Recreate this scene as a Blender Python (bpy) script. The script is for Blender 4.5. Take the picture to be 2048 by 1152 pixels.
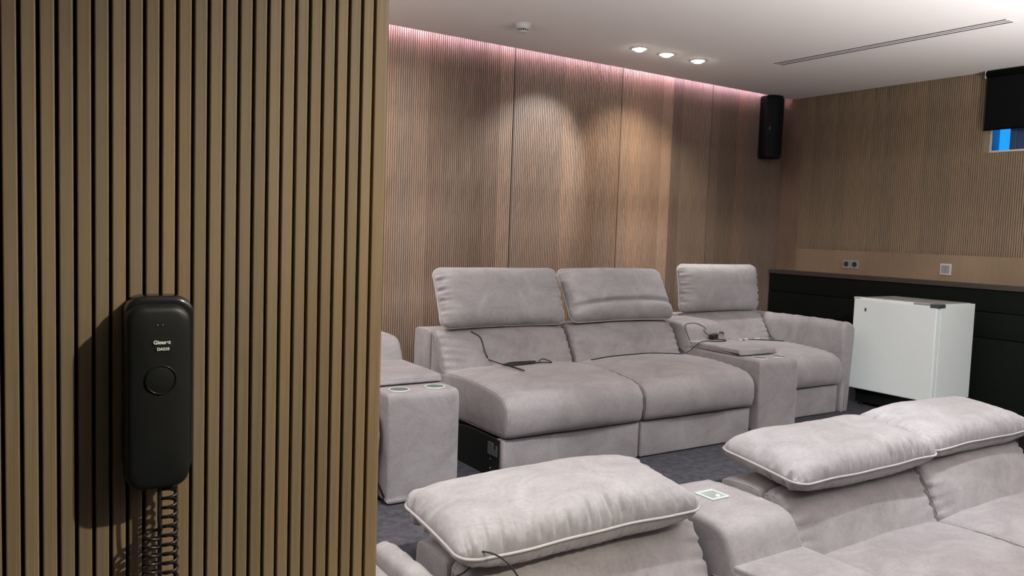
import bpy, bmesh, math, random
from mathutils import Vector, Matrix

for o in list(bpy.data.objects):
    bpy.data.objects.remove(o, do_unlink=True)
S = bpy.context.scene
C = S.collection
PI = math.pi
rnd = random.Random(7)

# ------------------------------------------------------------------ camera
EYE = 1.55                      # eye height over the lower floor
cam_data = bpy.data.cameras.new('camera')
cam = bpy.data.objects.new('camera', cam_data)
C.objects.link(cam)
r_ = Vector((0.8354, -0.5485, 0.0345)); u_ = Vector((0.0099, 0.0777, 0.9969)); f_ = Vector((0.5495, 0.8325, -0.0703))
M = Matrix((( r_.x, u_.x, -f_.x, 0), (r_.y, u_.y, -f_.y, 0), (r_.z, u_.z, -f_.z, EYE), (0, 0, 0, 1)))
cam.matrix_world = M
cam_data.sensor_width = 36.0
cam_data.sensor_fit = 'HORIZONTAL'
cam_data.lens = 28.084
cam_data.clip_start = 0.02
S.camera = cam

# ------------------------------------------------------------------ world (blue dusk outside the window)
w = bpy.data.worlds.new('dusk_sky'); S.world = w
w.use_nodes = True
wb = w.node_tree.nodes['Background']
wb.inputs[0].default_value = (0.012, 0.24, 0.86, 1)
wb.inputs[1].default_value = 1.15

# ------------------------------------------------------------------ exposure
S.view_settings.view_transform = 'Standard'
S.view_settings.look = 'None'
S.view_settings.exposure = 0.75
S.view_settings.gamma = 1.0
S.view_settings.use_curve_mapping = False
S.cycles.use_denoising = True
S.cycles.max_bounces = 8
S.cycles.diffuse_bounces = 5
S.cycles.sample_clamp_indirect = 4.0
S.cycles.caustics_reflective = False
S.cycles.caustics_refractive = False

PLAT = 0.35                     # height of the rear platform
CEIL = EYE + 1.29
XW = 6.164                      # right wall
YB = 4.88                       # rear wall
YC = 4.797                      # edge of the ceiling panel, a light cove behind it
YN = 0.928                      # slatted partition face

# lamps: (x, y, aim, watts, colour, cone degrees)
COOL = (0.93, 0.97, 1.0); WARM = (1.0, 0.87, 0.68); ICE = (0.88, 0.97, 1.0); OLIVE = (1.0, 0.93, 0.74)
FIX = [  # the visible trio
    (3.779, 4.234, (-0.42, 0.62, -0.80), 62, (0.95, 0.98, 1.0), 62),
    (4.033, 4.232, (0.25, 0.5, -1.0), 40, WARM, 90),
    (4.347, 4.231, (0.05, -0.02, -1.0), 48, COOL, 72),
    # trios assumed in the unseen ceiling, added to light seats, walls and fridge
    (0.75, 4.23, (0.45, 0.55, -1), 40, COOL, 100), (1.02, 4.23, (0.7, 0.6, -1), 46, WARM, 100), (1.30, 4.23, (0.6, 0.5, -1), 40, COOL, 100),
    (1.35, 1.52, (0, 0.28, -1), 36, ICE, 56), (1.62, 1.50, (0.14, 0.28, -1), 25, ICE, 56), (1.95, 1.42, (-0.17, 0.78, -1), 105, COOL, 40),
    (2.90, 1.50, (-0.05, 0.26, -1), 54, ICE, 58), (3.57, 1.42, (0.1, 0.85, -0.8), 20, COOL, 80), (3.84, 1.50, (0.0, 0.26, -1), 54, ICE, 58),
    (1.55, -0.55, (-1.0, 1.48, -2.35), 165, OLIVE, 66), (1.85, -0.55, (0.42, 0.95, -0.55), 42, COOL, 60), (2.6, -0.55, (0.75, 0.86, -0.46), 210, COOL, 40),
]
for i, (x, y, aim, pw, col, cone) in enumerate(FIX):
    ld = bpy.data.lights.new('downlight_beam', 'SPOT')
    ld.energy = pw; ld.color = col
    ld.spot_size = math.radians(cone); ld.spot_blend = 0.7
    ld.shadow_soft_size = 0.03
    lo = bpy.data.objects.new('downlight_beam', ld); C.objects.link(lo)
    lo.location = (x, y, CEIL - 0.03)
    lo.rotation_euler = Vector(aim).to_track_quat('-Z', 'Y').to_euler()

# unseen upward lamps without fixtures, added to brighten the ceiling
for (x, y, z, pw, col) in ((2.7, 0.4, 1.7, 165, (1, .98, .97)), (4.7, 0.8, 1.7, 115, (1, .98, .97)), (-0.9, 2.7, 1.9, 235, (1, .98, .97))):
    ld = bpy.data.lights.new('added_ceiling_fill', 'SPOT'); ld.energy = pw; ld.color = col
    ld.spot_size = math.radians(172); ld.spot_blend = 0.5; ld.shadow_soft_size = 0.12
    lo = bpy.data.objects.new('added_ceiling_fill', ld); C.objects.link(lo)
    lo.location = (x, y, z); lo.rotation_euler = (PI, 0, 0)

# ------------------------------------------------------------------ materials
def mat(name):
    m = bpy.data.materials.new(name); m.use_nodes = True
    nt = m.node_tree
    return m, nt, nt.nodes['Principled BSDF'], nt.nodes.new, nt.links.new

def plain(name, col, rough=0.6, metal=0.0, noise=0.0, scale=40, bump=0.0, spec=None, coat=0):
    m, nt, b, N, L = mat(name)
    b.inputs['Base Color'].default_value = (*col, 1)
    b.inputs['Roughness'].default_value = rough
    b.inputs['Metallic'].default_value = metal
    if spec is not None: b.inputs['Specular IOR Level'].default_value = spec
    if coat: b.inputs['Coat Weight'].default_value = coat
    tc = N('ShaderNodeTexCoord'); nz = N('ShaderNodeTexNoise')
    nz.inputs['Scale'].default_value = scale; nz.inputs['Detail'].default_value = 4
    L(tc.outputs['Object'], nz.inputs['Vector'])
    if noise:
        mx = N('ShaderNodeMix'); mx.data_type = 'RGBA'
        mx.inputs[6].default_value = tuple(c * (1 - noise) for c in col) + (1,)
        mx.inputs[7].default_value = tuple(min(1, c * (1 + noise)) for c in col) + (1,)
        L(nz.outputs['Fac'], mx.inputs[0]); L(mx.outputs[2], b.inputs['Base Color'])
    if bump:
        bp = N('ShaderNodeBump'); bp.inputs['Strength'].default_value = bump; bp.inputs['Distance'].default_value = 0.002
        L(nz.outputs['Fac'], bp.inputs['Height']); L(bp.outputs['Normal'], b.inputs['Normal'])
    return m

def velvet(name, lo, hi, seed=0.0):
    """brushed velvet: soft patches where the nap lies differently, fine nap grain, sheen"""
    m, nt, b, N, L = mat(name)
    tc = N('ShaderNodeTexCoord')
    mp = N('ShaderNodeMapping'); mp.inputs['Location'].default_value = (seed, seed * 2, 0); mp.inputs['Scale'].default_value = (1, 1.5, 1.2)
    L(tc.outputs['Object'], mp.inputs['Vector'])
    n1 = N('ShaderNodeTexNoise'); n1.inputs['Scale'].default_value = 5; n1.inputs['Detail'].default_value = 7; n1.inputs['Roughness'].default_value = 0.6; n1.inputs['Distortion'].default_value = 0.9
    L(mp.outputs[0], n1.inputs['Vector'])
    n2 = N('ShaderNodeTexNoise'); n2.inputs['Scale'].default_value = 90; n2.inputs['Detail'].default_value = 3
    L(tc.outputs['Object'], n2.inputs['Vector'])
    ad = N('ShaderNodeMath'); ad.operation = 'MULTIPLY_ADD'; ad.inputs[1].default_value = 0.35; L(n2.outputs['Fac'], ad.inputs[0]); L(n1.outputs['Fac'], ad.inputs[2])
    n3 = N('ShaderNodeTexNoise'); n3.inputs['Scale'].default_value = 19; n3.inputs['Detail'].default_value = 5; n3.inputs['Roughness'].default_value = 0.7; n3.inputs['Distortion'].default_value = 1.6
    L(mp.outputs[0], n3.inputs['Vector'])
    ad3 = N('ShaderNodeMath'); ad3.operation = 'MULTIPLY_ADD'; ad3.inputs[1].default_value = 0.30; L(n3.outputs['Fac'], ad3.inputs[0]); L(ad.outputs[0], ad3.inputs[2])
    rp = N('ShaderNodeValToRGB'); L(ad3.outputs[0], rp.inputs[0])
    rp.color_ramp.elements[0].position = 0.52; rp.color_ramp.elements[0].color = (*lo, 1)
    rp.color_ramp.elements[1].position = 1.0; rp.color_ramp.elements[1].color = (*hi, 1)
    ad3.use_clamp = False
    L(rp.outputs[0], b.inputs['Base Color'])
    b.inputs['Roughness'].default_value = 0.75
    b.inputs['Specular IOR Level'].default_value = 0.25
    b.inputs['Sheen Weight'].default_value = 0.35
    b.inputs['Sheen Roughness'].default_value = 0.4
    b.inputs['Sheen Tint'].default_value = (0.95, 0.9, 0.92, 1)
    bp = N('ShaderNodeBump'); bp.inputs['Strength'].default_value = 0.25; bp.inputs['Distance'].default_value = 0.0015
    ad2 = N('ShaderNodeMath'); ad2.operation = 'MULTIPLY_ADD'; ad2.inputs[1].default_value = 1.2; L(n1.outputs['Fac'], ad2.inputs[0]); L(n2.outputs['Fac'], ad2.inputs[2])
    L(ad2.outputs[0], bp.inputs['Height']); L(bp.outputs['Normal'], b.inputs['Normal'])
    return m

def wood(name, dark, light, sx=60, rough=0.5, grain=1.0, spec=0.4):
    """stained oak veneer with upright grain; the tone of each board comes from the object colour"""
    m, nt, b, N, L = mat(name)
    tc = N('ShaderNodeTexCoord')
    mp = N('ShaderNodeMapping'); mp.inputs['Scale'].default_value = (sx, sx, 1.6)
    L(tc.outputs['Object'], mp.inputs['Vector'])
    n1 = N('ShaderNodeTexNoise'); n1.inputs['Scale'].default_value = 3; n1.inputs['Detail'].default_value = 6; n1.inputs['Roughness'].default_value = 0.62; n1.inputs['Distortion'].default_value = 0.3
    L(mp.outputs[0], n1.inputs['Vector'])
    n2 = N('ShaderNodeTexNoise'); n2.inputs['Scale'].default_value = 2.2; n2.inputs['Detail'].default_value = 3
    L(tc.outputs['Object'], n2.inputs['Vector'])
    ad = N('ShaderNodeMath'); ad.operation = 'MULTIPLY_ADD'; ad.inputs[1].default_value = 0.8 * grain; L(n1.outputs['Fac'], ad.inputs[0]); L(n2.outputs['Fac'], ad.inputs[2])
    rp = N('ShaderNodeValToRGB'); L(ad.outputs[0], rp.inputs[0])
    rp.color_ramp.elements[0].position = 0.5; rp.color_ramp.elements[0].color = (*dark, 1)
    rp.color_ramp.elements[1].position = 1.25 if False else 1.0; rp.color_ramp.elements[1].color = (*light, 1)
    oi = N('ShaderNodeObjectInfo')
    mx = N('ShaderNodeMix'); mx.data_type = 'RGBA'; mx.blend_type = 'MULTIPLY'; mx.inputs[0].default_value = 1
    L(rp.outputs[0], mx.inputs[6]); L(oi.outputs['Color'], mx.inputs[7]); L(mx.outputs[2], b.inputs['Base Color'])
    b.inputs['Roughness'].default_value = rough
    b.inputs['Specular IOR Level'].default_value = spec
    bp = N('ShaderNodeBump'); bp.inputs['Strength'].default_value = 0.25; bp.inputs['Distance'].default_value = 0.0006
    L(n1.outputs['Fac'], bp.inputs['Height']); L(bp.outputs['Normal'], b.inputs['Normal'])
    return m

def emit(name, col, s):
    m, nt, b, N, L = mat(name)
    b.inputs['Base Color'].default_value = (*col, 1)
    b.inputs['Emission Color'].default_value = (*col, 1)
    b.inputs['Emission Strength'].default_value = s
    return m

VELVET = velvet('mauve_grey_velvet', (0.20, 0.177, 0.184), (0.322, 0.294, 0.300))
VELVET_L = velvet('mauve_grey_velvet_headrest', (0.225, 0.206, 0.213), (0.362, 0.343, 0.349), 3.1)
PIPE = plain('velvet_piping', (0.42, 0.39, 0.385), 0.7, noise=0.1)
WOOD_B = wood('stained_oak_panel', (0.145, 0.095, 0.069), (0.315, 0.218, 0.162), 70, 0.42)
WOOD_R = wood('stained_oak_panel_side', (0.135, 0.098, 0.064), (0.28, 0.207, 0.137), 70)
WOOD_N = wood('stained_oak_slat', (0.12, 0.084, 0.048), (0.245, 0.178, 0.105), 160, 0.55)
WOOD_P = wood('plain_oak_board', (0.24, 0.165, 0.105), (0.33, 0.235, 0.155), 14, 0.5, 0.6)
FELT = plain('black_backing_felt', (0.012, 0.008, 0.006), 0.95, noise=0.4, scale=120)
BROWN_GROOVE = plain('dark_panel_groove', (0.022, 0.011, 0.008), 0.9, noise=0.3)
PAINT = plain('ceiling_paint', (0.86, 0.815, 0.795), 0.9, noise=0.02, scale=5, spec=0.2)
CARPET = plain('charcoal_carpet', (0.060, 0.057, 0.067), 0.95, noise=0.75, scale=26, bump=0.8, spec=0.1)
DARKWALL = plain('side_wall_paint', (0.50, 0.46, 0.43), 0.9, noise=0.1)
GREEN = plain('black_green_upholstery', (0.0075, 0.0098, 0.0083), 0.85, noise=0.3, scale=30, spec=0.12)
LEDGE = plain('dark_ledge_wood', (0.055, 0.043, 0.035), 0.6, noise=0.2)
BLACK = plain('black_plastic', (0.008, 0.009, 0.009), 0.45, noise=0.1, spec=0.35)
BLACKG = plain('black_gloss_plastic', (0.010, 0.011, 0.012), 0.18, noise=0.1)
CORD = plain('black_cord_rubber', (0.012, 0.011, 0.012), 0.35, noise=0.1)
STEELD = plain('black_lacquered_board', (0.012, 0.014, 0.012), 0.5, noise=0.3, scale=20)
STEEL = plain('zinc_plated_steel', (0.55, 0.58, 0.63), 0.35, 0.9, noise=0.1)
CHROME = plain('brushed_aluminium', (0.80, 0.82, 0.80), 0.35, 0.5, noise=0.05)
CUPIN = plain('cup_well_shaded_metal', (0.16, 0.19, 0.175), 0.4, 0.3, noise=0.1)  # darkened so a flat disc carries the shade of a deep well
WHITE = plain('white_enamel', (0.82, 0.87, 0.85), 0.4, noise=0.02)
WHITEP = plain('white_plastic', (0.60, 0.58, 0.55), 0.5, noise=0.03)
GREYP = plain('grey_socket_plastic', (0.32, 0.30, 0.29), 0.5, noise=0.05)
GREYD = plain('fridge_top_foil', (0.36, 0.37, 0.36), 0.35, noise=0.35, scale=22)
HINGE = plain('dark_hinge_metal', (0.10, 0.11, 0.12), 0.4, 0.5, noise=0.2)
PRINT = plain('silver_print', (0.75, 0.78, 0.75), 0.6, noise=0.02)
BLIND = plain('black_blind_fabric', (0.0045, 0.0055, 0.0055), 0.9, noise=0.3, scale=60, spec=0.1)
SPK = plain('speaker_black_finish', (0.006, 0.006, 0.007), 0.5, noise=0.1, spec=0.2)
NAVY = plain('navy_sash_panel', (0.012, 0.05, 0.13), 0.4, noise=0.1)
MINT = plain('pale_mint_metal', (0.36, 0.42, 0.38), 0.35, 0.3, noise=0.05)
LAMPM = emit('lamp_glow', (1.0, 0.95, 0.86), 30)
LEDM = emit('pink_led_strip', (1.0, 0.72, 0.98), 40)
REFL = plain('warm_reflector', (0.9, 0.72, 0.36), 0.25, 0.8)
GLASS, _nt, _b, _N, _L = mat('window_glass')
_b.inputs['Transmission Weight'].default_value = 1; _b.inputs['Roughness'].default_value = 0.02; _b.inputs['IOR'].default_value = 1.01

# ------------------------------------------------------------------ object helpers
def link(name, me, parent=None, m=None, smooth=False):
    o = bpy.data.objects.new(name, me); C.objects.link(o)
    if m is not None:
        for x in (m if isinstance(m, (list, tuple)) else [m]): me.materials.append(x)
    if smooth:
        me.polygons.foreach_set('use_smooth', [True] * len(me.polygons))
    if parent is not None: o.parent = parent
    return o

def tag(o, label, cat, group=None):
    o['label'] = label; o['category'] = cat
    if group: o['group'] = group
    return o

def thing(name, label, cat, loc=(0, 0, 0), group=None, rotz=0):
    o = bpy.data.objects.new(name, None); C.objects.link(o)
    o.location = loc; o.rotation_euler = (0, 0, rotz); o.empty_display_size = 0.1
    return tag(o, label, cat, group)

def struct(o):
    o['kind'] = 'structure'; return o

def mesh(vs, fs, mi=None):
    me = bpy.data.meshes.new('mesh'); me.from_pydata([tuple(v) for v in vs], [], fs)
    if mi: me.polygons.foreach_set('material_index', mi)
    me.update(); return me

def bm_mesh(bm):
    bmesh.ops.recalc_face_normals(bm, faces=bm.faces)
    me = bpy.data.meshes.new('mesh'); bm.to_mesh(me); bm.free(); return me

def add_box(bm, x0, x1, y0, y1, z0, z1, bevel=0.0, seg=2):
    vs = [bm.verts.new((x, y, z)) for x in (x0, x1) for y in (y0, y1) for z in (z0, z1)]
    q = [(0, 1, 3, 2), (4, 6, 7, 5), (0, 4, 5, 1), (2, 3, 7, 6), (0, 2, 6, 4), (1, 5, 7, 3)]
    fs = [bm.faces.new([vs[i] for i in f]) for f in q]
    if bevel:
        es = {e for f in fs for e in f.edges}
        bmesh.ops.bevel(bm, geom=list(es), offset=bevel, segments=seg, profile=0.5, affect='EDGES', clamp_overlap=True)

def box(name, x0, x1, y0, y1, z0, z1, m, parent=None, bevel=0.0, seg=2, smooth=False):
    bm = bmesh.new(); add_box(bm, x0, x1, y0, y1, z0, z1, bevel, seg)
    return link(name, bm_mesh(bm), parent, m, smooth)

def tube(pts, r, n=8, closed=False, cap=True):
    pts = [Vector(p) for p in pts]; k = len(pts); vs = []; fs = []
    up = None
    for i, p in enumerate(pts):
        a = pts[(i - 1) % k] if (closed or i) else p; b = pts[(i + 1) % k] if (closed or i < k - 1) else p
        t = (b - a).normalized() if (b - a).length > 1e-9 else Vector((0, 0, 1))
        if up is None:
            up = t.orthogonal().normalized()
        up = (up - t * up.dot(t))
        up = up.normalized() if up.length > 1e-6 else t.orthogonal().normalized()
        s = t.cross(up)
        rr = r[i] if isinstance(r, (list, tuple)) else r
        for j in range(n):
            a_ = 2 * PI * j / n
            vs.append(p + (up * math.cos(a_) + s * math.sin(a_)) * rr)
    for i in range(k if closed else k - 1):
        i2 = (i + 1) % k
        for j in range(n):
            fs.append((i * n + j, i * n + (j + 1) % n, i2 * n + (j + 1) % n, i2 * n + j))
    if cap and not closed:
        fs.append(tuple(range(n))[::-1]); fs.append(tuple((k - 1) * n + j for j in range(n)))
    return vs, fs

def spline(pts, per=8, closed=False):
    """Catmull-Rom through the points"""
    pts = [Vector(p) for p in pts]; n = len(pts); out = []
    for i in range(n if closed else n - 1):
        p1, p2 = pts[i], pts[(i + 1) % n]
        p0 = pts[(i - 1) % n] if (closed or i > 0) else p1 * 2 - p2
        p3 = pts[(i + 2) % n] if (closed or i + 2 < n) else p2 * 2 - p1
        for k in range(per):
            t = k / per
            out.append(0.5 * ((2 * p1) + (p2 - p0) * t + (2 * p0 - 5 * p1 + 4 * p2 - p3) * t * t + (3 * p1 - p0 - 3 * p2 + p3) * t ** 3))
    if not closed: out.append(pts[-1])
    return out

def tube_obj(name, pts, r, m, parent=None, n=8, per=8, closed=False, raw=False):
    vs, fs = tube(pts if raw else spline(pts, per, closed), r, n, closed)
    return link(name, mesh(vs, fs), parent, m, True)

def lathe(prof, n=32, cx=0, cy=0):
    vs = []; fs = []
    for (r, z) in prof:
        for j in range(n):
            a = 2 * PI * j / n; vs.append((cx + r * math.cos(a), cy + r * math.sin(a), z))
    for i in range(len(prof) - 1):
        for j in range(n):
            fs.append((i * n + j, i * n + (j + 1) % n, (i + 1) * n + (j + 1) % n, (i + 1) * n + j))
    return vs, fs

def lathe_obj(name, prof, m, parent=None, n=32, cap=(False, False), loc=(0, 0, 0), smooth=True):
    vs, fs = lathe(prof, n)
    k = len(prof)
    if cap[0]: fs.append(tuple(range(n))[::-1])
    if cap[1]: fs.append(tuple((k - 1) * n + j for j in range(n)))
    o = link(name, mesh(vs, fs), parent, m, smooth); o.location = loc
    return o

def resample(pts, n):
    d = [0]
    k = len(pts)
    for i in range(k): d.append(d[-1] + (pts[(i + 1) % k] - pts[i]).length)
    T = d[-1]; out = []; j = 0
    for i in range(n):
        s = T * i / n
        while d[j + 1] < s: j += 1
        t = (s - d[j]) / max(1e-9, d[j + 1] - d[j])
        out.append(pts[j].lerp(pts[(j + 1) % k], t))
    return out

def soft(prof, W, r=0.03, n=80, nst=22, crown=0.0, wr=None, rag=0.0, seed=0, pin=False):
    """upholstered body: closed profile (y, z) drawn along x with cushioned ends.
    crown: extra swell at mid width; wr: (amp, reach, freq, s0, s1, side) puckers that fade from the ends"""
    P = resample(spline([(0, a, b) for a, b in prof], 10, True), n)
    area = sum(P[i].y * P[(i + 1) % n].z - P[(i + 1) % n].y * P[i].z for i in range(n))
    sg = 1 if area > 0 else -1
    Nn = []
    for i in range(n):
        t = (P[(i + 1) % n] - P[i - 1]).normalized(); Nn.append(Vector((0, t.z, -t.y)) * sg)
    st = []
    K = 6
    for k in range(K + 1):
        a = PI / 2 * k / K; st.append((r * (1 - math.cos(a)), r * (1 - math.sin(a))))
    mid = [(r + (W - 2 * r) * (i / nst), 0.0) for i in range(1, nst)]
    allst = st + mid + [(W - x, d) for x, d in reversed(st)]
    vs = []; fs = []
    R = random.Random(seed); ph = [R.uniform(0, 6.28) for _ in range(8)]
    zc = sum(p.z for p in P) / n; yc = sum(p.y for p in P) / n
    for x, d in allst:
        c = crown * (1 - (2 * x / W - 1) ** 2)
        for i in range(n):
            s = i / n; e = 0
            if wr:
                amp, reach, fq, s0, s1, side = wr
                de = x if side == 'L' else (W - x if side == 'R' else min(x, W - x))
                if s0 < s < s1:
                    win = min(1, (s - s0) / 0.03, (s1 - s) / 0.03)
                    sk = s + 0.25 * de * math.sin(ph[0] + s * 9)
                    e += amp * win * math.exp(-(de / reach) ** 1.3) * (math.sin(2 * PI * fq * sk + ph[1]) * 0.6 + math.sin(2 * PI * fq * 1.73 * sk + ph[2]) * 0.4)
            if rag:
                e += rag * (math.sin(x * 9 + s * 17 + ph[3]) * math.sin(s * 23 + ph[4]) + 0.6 * math.sin(x * 21 + ph[5] + s * 31))
            q = P[i] + Nn[i] * (c * max(0.0, min(1.0, (Nn[i].z - Nn[i].y * 0.6 + 0.25) / 0.8)) - d + e)
            vs.append((x, q.y, q.z))
    m_ = len(allst)
    for k in range(m_ - 1):
        for i in range(n):
            j = (i + 1) % n
            fs.append((k * n + i, k * n + j, (k + 1) * n + j, (k + 1) * n + i))
    a = len(vs); vs.append((allst[0][0], yc, zc)); b = len(vs); vs.append((allst[-1][0], yc, zc))
    for i in range(n):
        j = (i + 1) % n
        fs.append((a, j, i)); fs.append((b, (m_ - 1) * n + i, (m_ - 1) * n + j))
    if sg < 0: fs = [f[::-1] for f in fs]
    return vs, fs

def seam_ring(prof, x, off=0.0, n=80, s0=0.0, s1=1.0):
    P = resample(spline([(0, a, b) for a, b in prof], 10, True), n)
    area = sum(P[i].y * P[(i + 1) % n].z - P[(i + 1) % n].y * P[i].z for i in range(n)); sg = 1 if area > 0 else -1
    out = []
    for i in range(n):
        if not (s0 <= i / n <= s1): continue
        t = (P[(i + 1) % n] - P[i - 1]).normalized(); nn = Vector((0, t.z, -t.y)) * sg
        q = P[i] + nn * off; out.append((x, q.y, q.z))
    return out

def soft_obj(name, prof, W, m, parent, x0=0.0, **k):
    vs, fs = soft(prof, W, **k)
    vs = [(x + x0, y, z) for x, y, z in vs]
    return link(name, mesh(vs, fs), parent, m, True)

def pillow(W, H, T1, T2, seed=0, crease=False, nu=230, nv=60, pucker=0.007, sidepk=0.006, toppk=True):
    """headrest cushion, x wide, y tall, front face +z; returns (verts, faces, outline)"""
    R = random.Random(seed); ph = [R.uniform(0, 6.28) for _ in range(10)]
    def outline(u, v):
        x = W / 2 * u * (1 - 0.018 * (1 - v * v)); y = H / 2 * v * (1 - 0.03 * (1 - u * u) * (1 if v < 0 else 0.3))
        c = max(0, abs(u) - 0.86) / 0.14; d = max(0, abs(v) - 0.72) / 0.28
        k = (c * d) ** 1.5
        x -= math.copysign(0.018 * k, u); y -= math.copysign(0.018 * k, v)
        z = 0.003 * math.sin(u * 4 + ph[0]) + 0.0012 * math.sin(u * 11 + ph[1])
        return x, y, z
    us = [math.sin(PI / 2 * (2 * i / nu - 1)) * 0.35 + (2 * i / nu - 1) * 0.65 for i in range(nu + 1)]
    vv = [math.sin(PI / 2 * (2 * i / nv - 1)) * 0.45 + (2 * i / nv - 1) * 0.55 for i in range(nv + 1)]
    vs = []; fs = []; idx = {}
    for side, T in ((1, T1), (-1, T2)):
        for i, u in enumerate(us):
            for j, v in enumerate(vv):
                edge = i in (0, nu) or j in (0, nv)
                if edge and side == -1:
                    idx[(side, i, j)] = idx[(1, i, j)]; continue
                x, y, z = outline(u, v)
                if not edge:
                    fu = (1 - abs(u) ** 4.5) ** 0.5; fv = (1 - abs(v) ** 4.6) ** 0.47
                    t = T * fu * fv * (1 + 0.03 * math.sin(2.3 * u + ph[2]) * math.sin(2.1 * v + ph[3]))
                    eb = math.exp(-((1 + v) / (0.20 + 0.08 * math.sin(u * 7 + ph[0]))) ** 1.5); et = math.exp(-((1 - v) / 0.12) ** 1.2)
                    es = math.exp(-((1 - abs(u)) / 0.085) ** 1.3) * (0.55 + 0.45 * math.sin(2.2 * v + ph[3]))
                    lock = min(1, (1 - abs(v)) / 0.05) * min(1, (1 - abs(u)) / 0.02)
                    pk = 0
                    mod = 0.35 + 0.65 * max(0, math.sin(u * 3.1 + ph[4]))
                    g1 = abs(math.sin(33 * u + 4 * v * u + ph[5] + 1.6 * math.sin(5 * u))) ** 0.7; g2 = abs(math.sin(57 * u - 5 * v + ph[6])) ** 0.8
                    pk += pucker * (1 if side == 1 else 0.25) * eb * (0.4 + 0.6 * mod) * (1.5 * (g1 - 0.65) + 0.7 * (g2 - 0.6))
                    if toppk: pk += pucker * 0.12 * et * math.sin(44 * u + ph[7])
                    pk += sidepk * es * (math.sin(21 * v + 10 * (1 - abs(u)) * math.copysign(1, -v) + ph[8]) + 0.7 * math.sin(37 * v + ph[9]))
                    t += pk * lock
                    if crease and side == 1:
                        vc = -0.36 - 0.10 * u * u + 0.05 * u
                        g = math.exp(-((v - vc) / 0.07) ** 2)
                        t -= 0.030 * g * fu
                        t += 0.012 * math.exp(-((v - vc + 0.28) / 0.2) ** 2) * fu
                    z += side * max(0.004, t)
                idx[(side, i, j)] = len(vs); vs.append((x, y, z))
        for i in range(nu):
            for j in range(nv):
                f = (idx[(side, i, j)], idx[(side, i + 1, j)], idx[(side, i + 1, j + 1)], idx[(side, i, j + 1)])
                fs.append(f if side == 1 else f[::-1])
    out = [vs[idx[(1, i, 0)]] for i in range(nu + 1)] + [vs[idx[(1, nu, j)]] for j in range(1, nv + 1)] \
        + [vs[idx[(1, i, nv)]] for i in range(nu - 1, -1, -1)] + [vs[idx[(1, 0, j)]] for j in range(nv - 1, 0, -1)]
    return vs, fs, out

# ------------------------------------------------------------------ room shell
struct(box('floor', -3.2, XW + 0.3, -4.2, 2.69, -0.1, 0.0, CARPET))
plat = struct(box('floor_platform', -3.2, XW + 0.3, 2.69, 5.1, -0.1, PLAT, CARPET, bevel=0.006, seg=2))
bm = bmesh.new()
add_box(bm, -3.2, XW + 0.3, -4.2, YC, CEIL, CEIL + 0.02)
add_box(bm, -3.2, XW + 0.3, -4.2, YC - 0.14, CEIL + 0.02, CEIL + 0.25)
add_box(bm, -3.2, XW + 0.3, YC - 0.14, 5.1, CEIL + 0.14, CEIL + 0.25)
ceiling = struct(link('ceiling', bm_mesh(bm), None, PAINT))

# ribbed panels: pitch 16 mm, rib face, groove
PITCH = 0.01613; GAP = 0.0036; DEEP = 0.007; RGAP = 0.0046
def rib_mesh(nr, z0, z1, deep=DEEP, seam=0.0):
    """nr ribs drawn along +x, face towards -y, from z0 to z1"""
    prof = [(0, deep, 1)]
    for k in range(nr):
        a = k * PITCH + RGAP / 2 + (seam if k == 0 else 0); b = (k + 1) * PITCH - RGAP / 2
        prof += [(a, deep, 0), (a, 0.0006, 0), (a + 0.0006, 0, 0), (b - 0.0006, 0, 0), (b, 0.0006, 0), (b, deep, 1)]
    prof.append((nr * PITCH, deep, 0))
    vs = []; fs = []; mi = []
    for x, y, g in prof: vs += [(x, y, z0), (x, y, z1)]
    for i in range(len(prof) - 1):
        fs.append((2 * i, 2 * i + 2, 2 * i + 3, 2 * i + 1))
        horiz = abs(prof[i][1] - deep) < 1e-6 and abs(prof[i + 1][1] - deep) < 1e-6
        mi.append(1 if horiz else 0)
    return vs, fs, mi

# rear wall: backing, then boards seven ribs wide
wall_back = struct(box('wall_back', -3.2, XW + 0.3, YB + 0.0072, YB + 0.25, PLAT - 0.02, CEIL + 0.14, FELT))
BW = 7 * PITCH
vs, fs, mi = rib_mesh(7, PLAT, CEIL + 0.139)
board_me = mesh(vs, fs, mi); board_me.materials.append(WOOD_B); board_me.materials.append(BROWN_GROOVE)
vs, fs, mi = rib_mesh(7, PLAT, CEIL + 0.139, seam=0.006)
board_seam = mesh(vs, fs, mi); board_seam.materials.append(WOOD_B); board_seam.materials.append(BROWN_GROOVE)
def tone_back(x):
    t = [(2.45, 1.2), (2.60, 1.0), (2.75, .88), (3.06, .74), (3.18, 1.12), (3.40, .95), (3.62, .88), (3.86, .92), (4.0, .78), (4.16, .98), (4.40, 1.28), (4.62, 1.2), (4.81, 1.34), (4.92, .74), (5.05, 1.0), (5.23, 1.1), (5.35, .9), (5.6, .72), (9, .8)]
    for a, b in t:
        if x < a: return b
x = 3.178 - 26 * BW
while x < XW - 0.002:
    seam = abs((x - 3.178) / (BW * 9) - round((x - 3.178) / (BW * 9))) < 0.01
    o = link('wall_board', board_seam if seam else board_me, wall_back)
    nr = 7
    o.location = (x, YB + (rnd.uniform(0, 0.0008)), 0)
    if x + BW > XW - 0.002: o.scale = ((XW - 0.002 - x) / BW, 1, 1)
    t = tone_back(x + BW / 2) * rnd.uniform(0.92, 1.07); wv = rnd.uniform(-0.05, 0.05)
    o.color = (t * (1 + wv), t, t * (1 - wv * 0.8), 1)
    x += BW

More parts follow.
